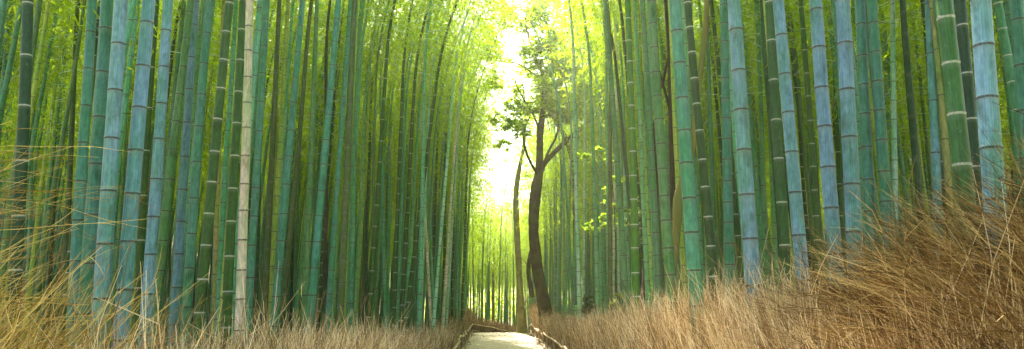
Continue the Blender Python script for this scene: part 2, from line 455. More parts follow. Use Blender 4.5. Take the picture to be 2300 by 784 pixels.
RIGHT = [
 (1285, 1299, 616, 9, 'W', 110, 27), (1307, 1290, 616, 6.5, 'T', 30, 24), (1316, 1311, 616, 6, 'W', 0, 22), (1321, 1341, 616, 10, 'S', 90, 31),
 (1349, 1350, 616, 8, 'T', 20, 30), (1360, 1403, 616, 14, 'S', 57, 52), (1369, 1430, 616, 10.5, 'D', 45, 43), (1382, 1388, 480, 6, 'W', 40, 24),
 (1393, 1408, 500, 9, 'T', 44, 38), (1411, 1427, 616, 17, 'N', 62, 53), (1421, 1432, 400, 7, 'D', 30, 34), (1436, 1424, 480, 6, 'W', 63, 36),
 (1443, 1478, 616, 16, 'S', 80, 47), (1464, 1505, 616, 23, 'S', 65, 58), (1480, 1512, 480, 11, 'S', 39, 55), (1491, 1516, 480, 9, 'O', 65, 40),
 (1516, 1560, 616, 30, 'T', 102, 79), (1534, 1579, 616, 11, 'T', 85, 50), (1566, 1580, 400, 6.5, 'W', 48, 34), (1582, 1570, 480, 8, 'T', 48, 46),
 (1597, 1667, 616, 14, 'G', 69, 46), (1615, 1623, 400, 5.5, 'W', 0, 30), (1625, 1640, 616, 22, 'T', 98, 46), (1649, 1691, 616, 34, 'B', 113, 98),
 (1666, 1704, 480, 12, 'T', 417, 56), (1684, 1700, 400, 6, 'D', 0, 36), (1695, 1684, 480, 6.5, 'D', 0, 36), (1700, 1716, 480, 13, 'S', 53, 62),
 (1712, 1748, 480, 15, 'D', 84, 63), (1728, 1767, 616, 24, 'G', 60, 94), (1748, 1795, 536, 30, 'B', 103, 97), (1765, 1824, 480, 13, 'D', 68, 51),
 (1790, 1780, 400, 9, 'T', 80, 60), (1800, 1832, 480, 15.5, 'G', 84, 55), (1831, 1874, 536, 34, 'B', 132, 97), (1851, 1884, 400, 10, 'G', 73, 52),
 (1861, 1880, 400, 5.5, 'W', 0, 40), (1868, 1888, 480, 13, 'G', 57, 70), (1893, 1920, 536, 37, 'B', 116, 113), (1930, 1956, 480, 27, 'T', 135, 73),
 (1957, 1993, 480, 28, 'T', 119, 71), (1976, 2030, 400, 14, 'S', 107, 55), (1974, 2012, 400, 12, 'T', 50, 60), (2006, 2009, 400, 15, 'W', 112, 47),
 (2028, 2060, 400, 19, 'D', 100, 50), (2058, 2056, 400, 11, 'S', 69, 40), (2088, 2101, 400, 23, 'B', 100, 118), (2094, 2128, 400, 18, 'Y', 106, 105),
 (2123, 2163, 400, 45, 'G', 76, 116), (2161, 2195, 400, 31, 'D', 108, 115), (2180, 2204, 400, 12, 'T', 64, 60), (2204, 2233, 400, 53, 'B', 126, 121),
 (2236, 2276, 300, 17, 'T', 55, 60), (2250, 2268, 300, 7, 'K', 22, 40), (2279, 2300, 300, 36, 'T', 115, 107), (2318, 2345, 300, 40, 'D', 60, 110),
 (1332, 1352, 480, 6, 'S', 0, 25), (1260, 1268, 616, 6, 'S', 0, 22), (1245, 1283, 616, 6.5, 'T', 0, 22), (1390, 1377, 616, 8, 'P', 540, 26),
 (1270, 1254, 616, 5, 'T', 0, 20), (1296, 1273, 616, 6, 'S', 0, 22), (1372, 1370, 616, 11, 'O', 520, 32), (1380, 1379, 616, 8, 'G', 530, 28),
]

FOL = {}
BEHIND = 260
fol_low, fol_high = [], []
H0, BEND0 = 16.5, 2.6
for k in range(6):
    bd = BEND0 + (k % 3 - 1) * .5
    fol_low.append(foliage_mesh('bamboo_foliage', H0, bd, [6.4, 7.2, 8.0, 6.8, 7.6, 8.4][k], 40 + k))
    fol_high.append(foliage_mesh('bamboo_foliage', H0, bd, [9.2, 9.8, 10.4, 9.4, 10.0, 10.8][k], 60 + k))

front = []      # traced front culms: dicts
for side, T in ((-1, LEFT), (1, RIGHT)):
    for (xt, xb, yb, w, kd, ny, sp) in T:
        ym = 330.0
        xm = xt + (xb - xt) * ym / yb
        D = {'P': .105, 'Y': .10, 'W': .10, 'K': .11}.get(kd, .125) * random.uniform(.96, 1.05)
        if w < 7: D *= .92
        th = math.atan(abs(xm - CX) / F)
        t = D * F / (w * math.cos(th))
        Y = (ray(xm, ym) * t)[1]
        a, b = at(xt, 0, Y), at(xb, yb, Y)
        d = norm(a - b)
        base = b + d * ((gz(Y) - b[2]) / d[2])
        L = sp * t / F
        zn = (at(xm, ny, Y)[2] - base[2]) / d[2]
        front.append(dict(base=base, d=d, w=w, kd=kd, Y=Y, r=D / 2 * 1.08, L=max(L, .12), ph=zn, xm=xm, side=side, ny=ny))

# --- names one can point with
def size_word(w): return 'thick' if w >= 27 else 'medium' if w >= 13.5 else 'slim' if w >= 7.5 else 'thin'
ANCH = [(-40, 'the left photo edge', 1), (548, 'the pale dead grey culm', 0), (1112, 'the path', 0), (1424, 'the grass green culm', 0), (2121, 'the tan culm by the brush', 0), (2360, 'the right photo edge', -1)]
ORD = ['first', 'second', 'third', 'fourth', 'fifth', 'sixth', 'seventh', 'eighth', 'ninth', 'tenth', 'eleventh', 'twelfth']
SPECIAL = {548: None}
for f in front:
    same = [q for q in front if q['kd'] == f['kd'] and size_word(q['w']) == size_word(f['w'])]
    best = None
    for (ax, an, only) in ANCH:
        dirn = 1 if f['xm'] > ax else -1
        if only and dirn != only:
            continue
        # the front rows of the two sides are not counted across the path
        k = sum(1 for q in same if (q['xm'] - ax) * dirn > 0 and abs(q['xm'] - ax) < abs(f['xm'] - ax))
        cross = (ax < 1112) != (f['xm'] < 1112) and ax != 1112
        sc = k * 200 + abs(f['xm'] - ax) + (5000 if cross else 0)
        if best is None or sc < best[0]:
            best = (sc, k, an, 'right' if dirn > 0 else 'left')
    rg = 'white-ringed' if f['kd'] in 'GN' else 'dark-ringed' if f['kd'] in 'BT' else ''
    _, k, an, lr = best
    ttl = f"{ORD[min(k, 11)]} {size_word(f['w'])} {WORD[f['kd']]} {rg} bamboo culm".replace('  ', ' ')
    f['label'] = ttl + (f" {lr} of {an}" if 'edge' not in an else f" in from {an}")
    if f['kd'] == 'N': f['label'] = 'grass green bamboo culm with white rings, beside the dark ivy-clad trunk'
    if f['kd'] == 'P' and f['w'] > 20: f['label'] = 'pale dead grey bamboo culm with brown rings, beside white-ringed green culms'
    if f['kd'] == 'Y' and f['w'] > 15: f['label'] = 'dead tan bamboo culm rising out of the right brush heap'
    if f['kd'] == 'Y' and f['w'] < 15: f['label'] = 'short-ringed dead tan bamboo culm low behind green culms on the left'

nf = 0
for i, f in enumerate(front):
    near = f['Y'] < 14
    style = 'w' if f['kd'] in 'GN' or (f['kd'] == 'D' and f['w'] > 28) else 'd'
    H = H0
    sides = 28 if f['w'] > 25 else 18 if f['w'] > 12 else 12
    bend = BEND0 + (i % 3 - 1) * .5
    me = culm_mesh('bamboo_culm', H, f['r'], f['L'], f['ph'], sides, style, bend, M_CULMW if style == 'w' else M_CULM)
    o = obj('bamboo', me)
    o.location = f['base']
    q = Vector((0, 0, 1)).rotation_difference(Vector(f['d']))
    az = 0.0 if f['side'] < 0 else PI
    o.rotation_mode = 'QUATERNION'
    o.rotation_quaternion = q @ Quaternion((0, 0, 1), az + random.uniform(-.5, .5))
    c = np.array(TINT[f['kd']])
    if f['kd'] in 'TSW':      # waxy bloom plus blue skylight coloured into near culms, fading to lighter green far off
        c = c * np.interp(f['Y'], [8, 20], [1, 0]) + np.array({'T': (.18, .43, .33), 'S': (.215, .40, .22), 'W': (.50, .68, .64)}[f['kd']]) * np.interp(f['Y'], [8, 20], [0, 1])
    if f['kd'] == 'G' and f['w'] > 22.8:
        c = np.array((.055, .165, .055) if f['w'] > 40 else (.045, .115, .022))
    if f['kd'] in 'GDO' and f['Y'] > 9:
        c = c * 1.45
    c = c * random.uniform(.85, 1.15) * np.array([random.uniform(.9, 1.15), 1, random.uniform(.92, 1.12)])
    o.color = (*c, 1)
    tag(o, f['label'], 'bamboo', 'bamboo culms along the path')
    if f['Y'] > 9 and not 1235 < f['xm'] < 1350:
        fo = obj('foliage', fol_high[i % 3 if i % 2 else 3 + i % 3], o)
        nf += 1

# --- the grove behind: culms placed at random on the forest floor
protos = []
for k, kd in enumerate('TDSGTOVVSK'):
    style = 'w' if kd == 'G' else 'd'
    me = culm_mesh('bamboo_culm_plain', H0, .056, .34, random.uniform(0, .3), 9, style, BEND0 + (k % 6 % 3 - 1) * .5, M_CULMW if style == 'w' else M_CULM)
    protos.append((me, kd))
cands = []
def ok_front(x, y, margin=1.0):
    px, _, z = proj((x, y, 3.5))
    for f in front:
        if abs(px - f['xm']) < f['w'] * .9 + .055 * F / z and y < f['Y'] + .25:
            return False
    return True
def inner(y, s):
    return np.interp(y, [0, 10, 20, 33, 41, 50], [-3.6, -3.3, -2.7, -2.2, -2.3, -3.5]) if s < 0 else np.interp(y, [0, 8, 20, 40, 50, 60], [3.4, 2.6, 2.9, 3.0, 3.2, 2.0])
cell = {}
tries = 0
while len(cands) < 2700 and tries < 200000:
    tries += 1
    y = 2.5 + 70 * random.random() ** 1.3
    s = random.choice((-1, 1))
    x = inner(y, s) + s * 36 * random.random() ** 1.9
    px, _, z = proj((x, y, 1.5))
    if tries % 5 == 0 and len(cands) < 2000:
        x, y = random.uniform(-8, 8), random.uniform(51, 76)
    elif not (-420 < px < 2720) or z < 2 or math.hypot(x, y) < 8.5:
        continue
    key = (int(x / .42), int(y / .42))
    if any((key[0] + a, key[1] + b) in cell for a in (-1, 0, 1) for b in (-1, 0, 1)):
        continue
    if not ok_front(x, y):
        continue
    if math.hypot(x - 2.1, y - 32) < 1.0 or (s > 0 and 19 < y < 36 and x < 4.3):
        continue
    cell[key] = 1
    cands.append((x, y, s))
cands.sort(key=lambda c: c[1])
vis = []
for c in cands:
    px, _, z = proj((c[0], c[1], 3.0))
    c_in = -30 < px < 2330
    vis.append((0.11 * F / z if c_in else 0, c))
vis.sort(key=lambda v: -v[0])
n_ind = 298 - len(front)
indiv, rest = [v[1] for v in vis[:n_ind]], [v[1] for v in vis[n_ind:]]
def pose(c, k):
    x, y, s = c
    sc = random.uniform(.85, 1.12)
    rz = (0 if s < 0 else PI) + random.uniform(-.9, .9)
    if y > 54 and abs(x) < 7:
        sc *= .72
    lean = (.035 if s < 0 else -.015) * float(np.interp(y, [18, 26, 50, 56], [0, 1, 1, 0]))
    return Vector((x, y, float(gz(y) + rise(x, y)) - .02)), (random.gauss(0, .016), random.gauss(0, .020) + lean, rz), sc
for i, c in enumerate(indiv):
    me, kd = protos[i % len(protos)]
    loc, rot, sc = pose(c, i)
    o = obj('bamboo', me)
    o.location, o.rotation_euler, o.scale = loc, rot, (sc, sc, sc)
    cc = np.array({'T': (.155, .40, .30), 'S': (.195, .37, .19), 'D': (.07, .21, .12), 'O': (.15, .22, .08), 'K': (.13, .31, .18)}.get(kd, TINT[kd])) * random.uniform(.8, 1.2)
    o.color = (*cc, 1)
    dist = 'close behind the front row' if c[1] < 12 else 'deep behind the front row'
    tag(o, f"{WORD['S' if kd == 'K' else kd]} slender bamboo culm {dist}, {'left' if c[2] < 0 else 'right'} of the path", 'bamboo',
        f"{'left' if c[2] < 0 else 'right'} grove culms behind the front row")
    edge = abs(c[0] - inner(c[1], c[2]))
    obj('foliage', (fol_high if edge < 2.2 or c[1] < 13 else fol_low)[i % 6], o)
# the rest of the grove: one object, instanced on points
src = []
for k in range(8):
    me, kd = protos[k]
    src.append((me, fol_low[k % 6], kd))
def grove(name, pts):
    me = bpy.data.meshes.new(name)
    me.vertices.add(len(pts))
    P, Rr, Sc, Va = [], [], [], []
    for i, c in enumerate(pts):
        l, r, s = pose(c, i)
        P += list(l); Rr += list(r); Sc.append(s); Va.append(6 + i % 2 if c[1] > 50 else i % 6)  # far points use the variants tinted with the backlit glow
    me.vertices.foreach_set('co', P)
    a = me.attributes.new('rot', 'FLOAT_VECTOR', 'POINT'); a.data.foreach_set('vector', Rr)
    a = me.attributes.new('sc', 'FLOAT', 'POINT'); a.data.foreach_set('value', Sc)
    a = me.attributes.new('var', 'INT', 'POINT'); a.data.foreach_set('value', Va)
    o = obj(name, me)
    ng = bpy.data.node_groups.new(name, 'GeometryNodeTree')
    ng.interface.new_socket('Geometry', in_out='INPUT', socket_type='NodeSocketGeometry')
    ng.interface.new_socket('Geometry', in_out='OUTPUT', socket_type='NodeSocketGeometry')
    gi = ng.nodes.new('NodeGroupInput'); go = ng.nodes.new('NodeGroupOutput')
    m2p = ng.nodes.new('GeometryNodeMeshToPoints'); ng.links.new(gi.outputs[0], m2p.inputs['Mesh'])
    join = ng.nodes.new('GeometryNodeJoinGeometry')
    def attr(n, t):
        q = ng.nodes.new('GeometryNodeInputNamedAttribute'); q.data_type = t; q.inputs['Name'].default_value = n
        return q.outputs['Attribute']
    rot, scv, var = attr('rot', 'FLOAT_VECTOR'), attr('sc', 'FLOAT'), attr('var', 'INT')
    e2r = ng.nodes.new('FunctionNodeEulerToRotation'); ng.links.new(rot, e2r.inputs[0])
    bam = [q for q in bpy.data.objects if q.name.startswith('bamboo') and q.data in [s_[0] for s_ in src]]
    for k in range(8):
        cul = next(q for q in bam if q.data == src[k][0])
        fo = next(q for q in bpy.data.objects if q.data == src[k][1])
        cmp_ = ng.nodes.new('FunctionNodeCompare'); cmp_.data_type = 'INT'; cmp_.operation = 'EQUAL'
        ng.links.new(var, cmp_.inputs['A'] if False else [s_ for s_ in cmp_.inputs if s_.type == 'INT'][0])
        [s_ for s_ in cmp_.inputs if s_.type == 'INT'][1].default_value = k
        for so in (cul, fo):
            oi = ng.nodes.new('GeometryNodeObjectInfo'); oi.inputs['Object'].default_value = so
            oi.transform_space = 'ORIGINAL'
            oi.inputs['As Instance'].default_value = True
            ip = ng.nodes.new('GeometryNodeInstanceOnPoints')
            ng.links.new(m2p.outputs[0], ip.inputs['Points']); ng.links.new(cmp_.outputs[0], ip.inputs['Selection'])
            ng.links.new(oi.outputs['Geometry'], ip.inputs['Instance'])
            ng.links.new(e2r.outputs[0], ip.inputs['Rotation']); ng.links.new(scv, ip.inputs['Scale'])
            ng.links.new(ip.outputs[0], join.inputs[0])
    ng.links.new(join.outputs[0], go.inputs[0])
    md = o.modifiers.new('grove', 'NODES'); md.node_group = ng
    o.color = (.12, .30, .20, 1)
    return o
# the grove goes on beside and behind the photographer and shades the light from there
for _ in range(BEHIND):
    s_ = random.choice((-1, 1))
    rest.append((s_ * (3.4 + 14 * random.random() ** 1.3), random.uniform(-26, 1.0), s_))
gr = grove('bamboo_grove', rest)
tag(gr, 'dense mass of thin green bamboo deep in the grove', 'bamboo grove', kind='stuff')

# ------------------------------------------------------------------ brush fences
def brush(n, pos, lean, length, rad, k=5, curve=.12, sprigs=2, seed=1, tint=(.05, 1.0), lean_sd=.16):
    """n dry twigs; pos(g,n)->base points; lean(P,g)->direction; side sprigs on each"""
    g = np.random.default_rng(seed)
    B = pos(g, n); n = len(B)
    D = norm(lean(B, g) + g.normal(0, lean_sd, (n, 3)))
    Ln = length(B, g)
    s = np.linspace(0, 1, k)
    side = norm(g.normal(0, 1, (n, 3)))
    cv = g.normal(0, curve, n)
    P = B[:, None] + D[:, None] * (Ln[:, None] * s)[..., None] + side[:, None] * (Ln[:, None] * cv[:, None] * (s ** 2)[None])[..., None]
    P = P + g.normal(0, .008, P.shape)
    R0 = rad(B, g)
    R = R0[:, None] * np.linspace(1, .45, k)[None]
    tn = tint[0] + (tint[1] - tint[0]) * g.random(n) ** 1.25
    parts = [(*twig_tubes(P, R), np.repeat(np.clip(tn[:, None] + np.linspace(-.12, .12, k)[None], 0, 1).ravel(), 3))]
    for q in range(sprigs):
        u = g.uniform(.35, .95, n)
        ii = np.clip((u * (k - 1)).astype(int), 0, k - 2); fr = u * (k - 1) - ii
        ar = np.arange(n)
        C = P[ar, ii] * (1 - fr)[:, None] + P[ar, ii + 1] * fr[:, None]
        d2 = norm(D + g.normal(0, .42, (n, 3)))
        l2 = Ln * g.uniform(.12, .38, n)
        s3 = np.linspace(0, 1, 3)
        P2 = C[:, None] + d2[:, None] * (l2[:, None] * s3)[..., None] + norm(g.normal(0, 1, (n, 3)))[:, None] * (l2[:, None] * .12 * (s3 ** 2)[None])[..., None]
        parts.append((*twig_tubes(P2, R0[:, None] * np.array([.65, .5, .3])[None]), np.repeat(np.clip(tn + .1, 0, 1), 9)))
    V, Q, A, m = [], [], [], 0
    for v, q_, a in parts:
        V.append(v); Q.append(q_ + m); A.append(a); m += len(v)
    return np.concatenate(V), np.concatenate(Q), np.concatenate(A)
def merge(ps):
    V, Q, A, m = [], [], [], 0
    for v, q_, a in ps:
        V.append(v); Q.append(q_ + m); A.append(a); m += len(v)
    return np.concatenate(V), np.concatenate(Q), np.concatenate(A)

def hl(y): return np.interp(y, [0, 3, 6, 9, 14, 20, 26, 34, 42], [1.36, 1.38, 1.33, 1.17, .98, .85, .88, 1.25, 1.5])
def hr(y): return np.interp(y, [0, 2.5, 4, 5.5, 7, 8.5, 10, 14, 20, 28, 38, 46], [1.6, 1.6, 1.68, 1.75, 1.70, 1.60, 1.48, 1.33, 1.18, 1.15, 1.45, 2.3])
def rail_l(y): return np.interp(y, [0, 16, 24, 40, 46], [-1.03, -1.08, -1.25, -1.55, -1.6])
def rail_r(y): return np.interp(y, [0, 16, 24, 40, 47], [1.62, 1.66, 1.74, 1.9, 2.05])
def hedge(side, rail, hf, seed, bands, thick):
    ps = []
    for bi, (y0, y1, per_m, rr) in enumerate(bands):
        y0 = max(y0, 2.5 if side < 0 else 2.2)
        n = int((y1 - y0) * per_m)
        def pos(g, n):
            y = g.uniform(y0, y1, n)
            u = g.random(n) ** 1.2
            x = rail(y) + side * (.10 + thick * u)
            lo = np.where(g.random(n) < .45, g.uniform(0, .35, n), g.uniform(.25, .62, n) * hf(y))
            return np.stack([x, y, gz(y) + lo], -1)
        def lean(B, g):
            o = np.zeros_like(B); o[:, 2] = 1
            o[:, 0] = np.where(np.abs(B[:, 0] - rail(B[:, 1])) < .3, side * .05, -side * .10)
            o[:, 1] = .10 * side + .16 * np.sin(B[:, 1] * 1.7) 
            return o
        def length(B, g):
            top = hf(B[:, 1]) * (.92 + .05 * np.sin(B[:, 1] * 3.1) + .04 * np.sin(B[:, 1] * 7.3)) + gz(B[:, 1])
            l = (top - B[:, 2]) * g.uniform(.70, 1.05, len(B))
            tall = g.random(len(B)) < np.interp(B[:, 1], [3, 7], [.03, .08])
            return np.maximum(np.where(tall, l + g.uniform(.08, .28, len(B)), l), .12)
        def rad(B, g):
            return rr * g.uniform(.6, 1.3, len(B))
        ps.append(brush(n, pos, lean, length, rad, 5, .10, 2, seed + bi))
    return merge(ps)
bands = [(1.3, 5, 1300, .0027), (5, 9, 1000, .0034), (9, 16, 620, .0048), (16, 28, 360, .0068), (28, 43, 260, .0085)]
def wobbly(pts, r, seed, sides=8):
    g = np.random.default_rng(seed)
    P = smooth_path(pts, 6)
    return tube(P, r * (1 + g.normal(0, .06, len(P))), sides, .08, seed)
def rail_pts(rail, z, y0, y1, step, seed, off):
    g = np.random.default_rng(seed)
    y = np.arange(y0, y1 + .01, step)
    return np.stack([rail(y) + off + g.normal(0, .03, len(y)), y, gz(y) + z + g.normal(0, .04, len(y))], -1)
def fence(name, label, side, rail, hf, seed, thick, y1):
    root = tag(empty(name, (float(rail(10)), 10, 0)), label, 'brush fence', 'dry brush fences along the path')
    V, Q, A = hedge(side, rail, hf, seed, bands, thick)
    inv = np.array([rail(10), 10, 0.0])
    obj('brush', mesh_np('brush', V - inv, Q, M_TWIG, {'tint': A}), root)
    for z, sd, off in ((.50, 1, -side * .02), (.07, 2, -side * .03)):
        v, q = wobbly(rail_pts(rail, z, 2, y1, 1.1, seed * 10 + sd, off) - inv, .032 if z > .3 else .027, seed + sd)
        obj('rail', mesh_np('rail', v, q, M_RAIL), root)
    for y in np.arange(3.0, y1, 3.2):
        v, q = tube(np.array([[rail(y) + side * .02, y, gz(y) - .1], [rail(y) + side * .02, y + .01, gz(y) + .3], [rail(y) + side * .03, y, gz(y) + .62]]) - inv, [.026, .025, .022], 7, .06, int(y * 7))
        obj('stake', mesh_np('stake', v, q, M_RAIL), root)
    return root
fence('brush_fence', 'dry brush fence with wavy wooden rails on the left of the path', -1, rail_l, hl, 11, .95, 41)
fence('brush_fence', 'dry brush fence with wavy wooden rails on the right of the path', 1, rail_r, hr, 21, .90, 46)
# the fence that crosses beyond the crest where the path turns away
cr = tag(empty('brush_fence', (-.3, 44.5, -.2)), 'low brush fence crossing beyond the crest at the end of the path', 'brush fence', 'dry brush fences along the path')
cinv = np.array([-.3, 44.5, -.2])
cx = np.linspace(-1.65, 1.15, 9)
cy = 43.2 + (cx + 1.65) * .75
top = np.interp(cx, [-1.65, 1.15], [.52, -.12])
for zz, sd in ((0, 5), (-.45, 6)):
    P = np.stack([cx, cy, top + zz + np.random.default_rng(sd).normal(0, .02, 9)], -1) - cinv
    v, q = wobbly(P, .035, sd); obj('rail', mesh_np('rail', v, q, M_RAIL), cr)
def pos_c(g, n):
    x = g.uniform(-1.75, 1.3, n); y = 43.25 + (x + 1.65) * .75 + g.uniform(0, .8, n)
    return np.stack([x, y, gz(y)], -1)
V, Q, A = brush(1500, pos_c, lambda B, g: np.tile([0, 0, 1.], (len(B), 1)), lambda B, g: (np.interp(B[:, 0], [-1.7, 1.2], [1.0, .30]) - B[:, 2]) * g.uniform(.65, 1.05, len(B)),
                lambda B, g: .009 * g.uniform(.6, 1.3, len(B)), 4, .08, 1, 77)
obj('brush', mesh_np('brush', V - cinv, Q, M_TWIG, {'tint': A}), cr)

# loose brushwood in the foreground
def heap(name, label, mat, ps, org):
    V, Q, A = merge(ps)
    org = np.array(org, float)
    o = obj(name, mesh_np(name, V - org, Q, mat, {'tint': A}))
    o.location = org
    return tag(o, label, 'brushwood')
def arcs(n, B, D0, Lr, sag, rr, seed, sprigs=2, tint=(.2, .95), sd=.18):
    g = np.random.default_rng(seed)
    k = 8
    Bp = B(g, n)
    D = norm(D0(Bp, g) + g.normal(0, sd, (n, 3)))
    Ln = g.uniform(*Lr, n)
    s = np.linspace(0, 1, k)
    P = Bp[:, None] + D[:, None] * (Ln[:, None] * s)[..., None]
    P[..., 2] -= (Ln * g.uniform(.3, 1.3, n) * sag)[:, None] * (s ** 2.2)[None]
    P += (norm(g.normal(0, 1, (n, 3))) * (Ln * .06)[:, None])[:, None] * np.sin(s * PI * 1.3)[None, :, None]
    P += g.normal(0, .006, P.shape)
    R0 = rr * g.uniform(.6, 1.35, n)
    tn = tint[0] + (tint[1] - tint[0]) * g.random(n) ** 1.25
    parts = [(*twig_tubes(P, R0[:, None] * np.linspace(1, .4, k)[None]), np.repeat(np.clip(tn[:, None] + np.linspace(-.15, .15, k)[None], 0, 1).ravel(), 3))]
    for q in range(sprigs):
        u = g.uniform(.3, .97, n); ii = np.clip((u * (k - 1)).astype(int), 0, k - 2); fr = u * (k - 1) - ii; ar = np.arange(n)
        C = P[ar, ii] * (1 - fr)[:, None] + P[ar, ii + 1] * fr[:, None]
        tdir = norm(P[ar, ii + 1] - P[ar, ii])
        d2 = norm(tdir + g.normal(0, .38, (n, 3)))
        l2 = Ln * g.uniform(.08, .30, n)
        s3 = np.linspace(0, 1, 4)
        P2 = C[:, None] + d2[:, None] * (l2[:, None] * s3)[..., None] + norm(g.normal(0, 1, (n, 3)))[:, None] * (l2[:, None] * .14 * (s3 ** 2)[None])[..., None]
        parts.append((*twig_tubes(P2, R0[:, None] * np.array([.6, .5, .4, .25])[None]), np.repeat(np.clip(tn + .08, 0, 1), 12)))
    return merge(parts)
# left: arching golden stems
lp = []
def Bl(g, n):
    y = g.uniform(2.0, 3.6, n); x = -1.47 - g.random(n) * .85 - (y - 2.0) * .44
    return np.stack([x, y, g.uniform(.2, 1.0, n)], -1)
lp.append(arcs(1700, Bl, lambda B, g: np.stack([.35 + g.uniform(-.2, .35, len(B)), g.uniform(-.1, .2, len(B)), np.full(len(B), .85)], -1), (.5, 1.05), .18, .0017, 301))
def Bl2(g, n):
    y = g.uniform(2.2, 3.2, n); x = -2.08 - g.random(n) * .5 - (y - 2.2) * .52
    return np.stack([x, y, g.uniform(.9, 1.9, n)], -1)
lp.append(arcs(170, Bl2, lambda B, g: np.stack([np.full(len(B), .95), g.uniform(0, .3, len(B)), g.uniform(.15, .75, len(B))], -1), (.55, 1.05), .22, .0018, 302, 2, (.35, 1.0), .12))
heap('brushwood_heap', 'golden arching brushwood stems spilling in at the left edge', M_GOLD, lp, (-1.9, 2.6, 0))
# right: dense rusty heap, its stems pointing up and to the left
rp = []
def Br(g, n):
    y = g.uniform(1.9, 4.6, n); u = g.random(n); x = 1.75 + .15 * (y - 1.9) + u * 1.3
    return np.stack([x, y, g.uniform(.2, 1.25, n) + .72 * u], -1)
def Dr(B, g):
    return np.stack([-.55 - .25 * g.random(len(B)), g.uniform(-.1, .25, len(B)), np.full(len(B), .55)], -1)
rp.append(arcs(6500, Br, Dr, (.40, .90), .14, .0017, 401, 4, (.0, .75), .30))
def Br2(g, n):
    y = g.uniform(2.4, 4.2, n); x = 1.9 + .2 * (y - 2.2) + g.random(n) * .9
    return np.stack([x, y, g.uniform(.95, 1.6, n)], -1)
rp.append(arcs(600, Br2, Dr, (.45, .95), .10, .0019, 402, 3, (.35, 1.0), .2))
heap('brushwood_heap', 'rusty brown brushwood heap leaning left at the right edge', M_RUST, rp, (2.2, 3.0, 0))

# ------------------------------------------------------------------ trees
def limb(pts, Y, dy=0.0):
    """pts (x, y, width) photo pixels -> tube centre line and radii at distance Y (drifting by dy)"""
    P = smooth_path(pts, 5)
    n = len(P)
    out_, rr = [], []
    for i, (x, y, w) in enumerate(P):
        yy = Y + dy * i / max(1, n - 1)
        q = at(x, y, yy)
        out_.append(q); rr.append(max(w, .8) * .5 * yy / F)
    return np.array(out_), np.array(rr)
def sprays(blobs, Y, per, leafL, leafW, seed, spread=1.2, flat=.35):
    g = np.random.default_rng(seed)
    LC, LD, stems = [], [], Geo()
    for (x, y, r, *m) in blobs:
        yy = Y + g.uniform(-spread, spread)
        c = at(x, y, yy); rad = r * yy / F
        k = max(5, int(per * (m[0] if m else 1)))
        for _ in range(k):
            cc = c + g.normal(0, .5, 3) * rad * np.array([1, 1, .75])
            az = g.uniform(0, 2 * PI); dd = np.array([math.cos(az), math.sin(az), g.uniform(-.35, .2)])
            ln = rad * g.uniform(.25, .6)
            n = int(g.integers(10, 22))
            u = g.random(n)
            pts = cc + dd[None] * (u * ln)[:, None] + g.normal(0, 1, (n, 3)) * np.array([.14, .14, .14 * flat]) * rad
            LC.append(pts); LD.append(dd[None] * .6 + g.normal(0, .6, (n, 3)) * np.array([1, 1, .6]))
            v, q = tube(np.array([cc - dd * ln * .2, cc + dd * ln * .5, cc + dd * ln]), [.006, .004, .002], 3); stems.add(v, q)
    C = np.concatenate(LC); D = np.concatenate(LD); n = len(C)
    V1, Q1 = leaf_quads(C, D, norm(g.normal(0, .5, (n, 3)) + np.array([0, 0, 1.])), leafL * g.uniform(.7, 1.3, n), leafW * g.uniform(.7, 1.3, n))
    V0, Q0, _ = stems.get()
    return np.concatenate([V0, V1]), np.concatenate([Q0, Q1 + len(V0)]), np.concatenate([np.zeros(len(Q0)), np.ones(len(Q1))])
def tree(name, label, limbs, Y, bark, leafmat=None, blobs=None, per=14, leaf=(.13, .075), seed=1, cat='tree', spread=1.2, crown='crown', sides=12):
    b0, _ = limb(limbs[0], Y)
    base = b0[0].copy(); base[2] = float(gz(Y))
    root = tag(empty(name, base), label, cat)
    G = Geo()
    for i, L in enumerate(limbs):
        dy = 0 if i == 0 else random.Random(seed * 31 + i).uniform(-.7, .7)
        P, R = limb(L, Y, dy)
        v, q = tube(P, R, sides if i == 0 else 8, .10, seed + i); G.add(v, q)
    v, q, _ = G.get()
    obj('trunk', mesh_np('trunk', v - base, q, bark), root)
    if blobs:
        v, q, mi = sprays(blobs, Y, per, leaf[0], leaf[1], seed, spread)
        obj(crown, mesh_np(crown, v - base, q, [bark, leafmat], smooth=False, midx=mi), root)
    return root
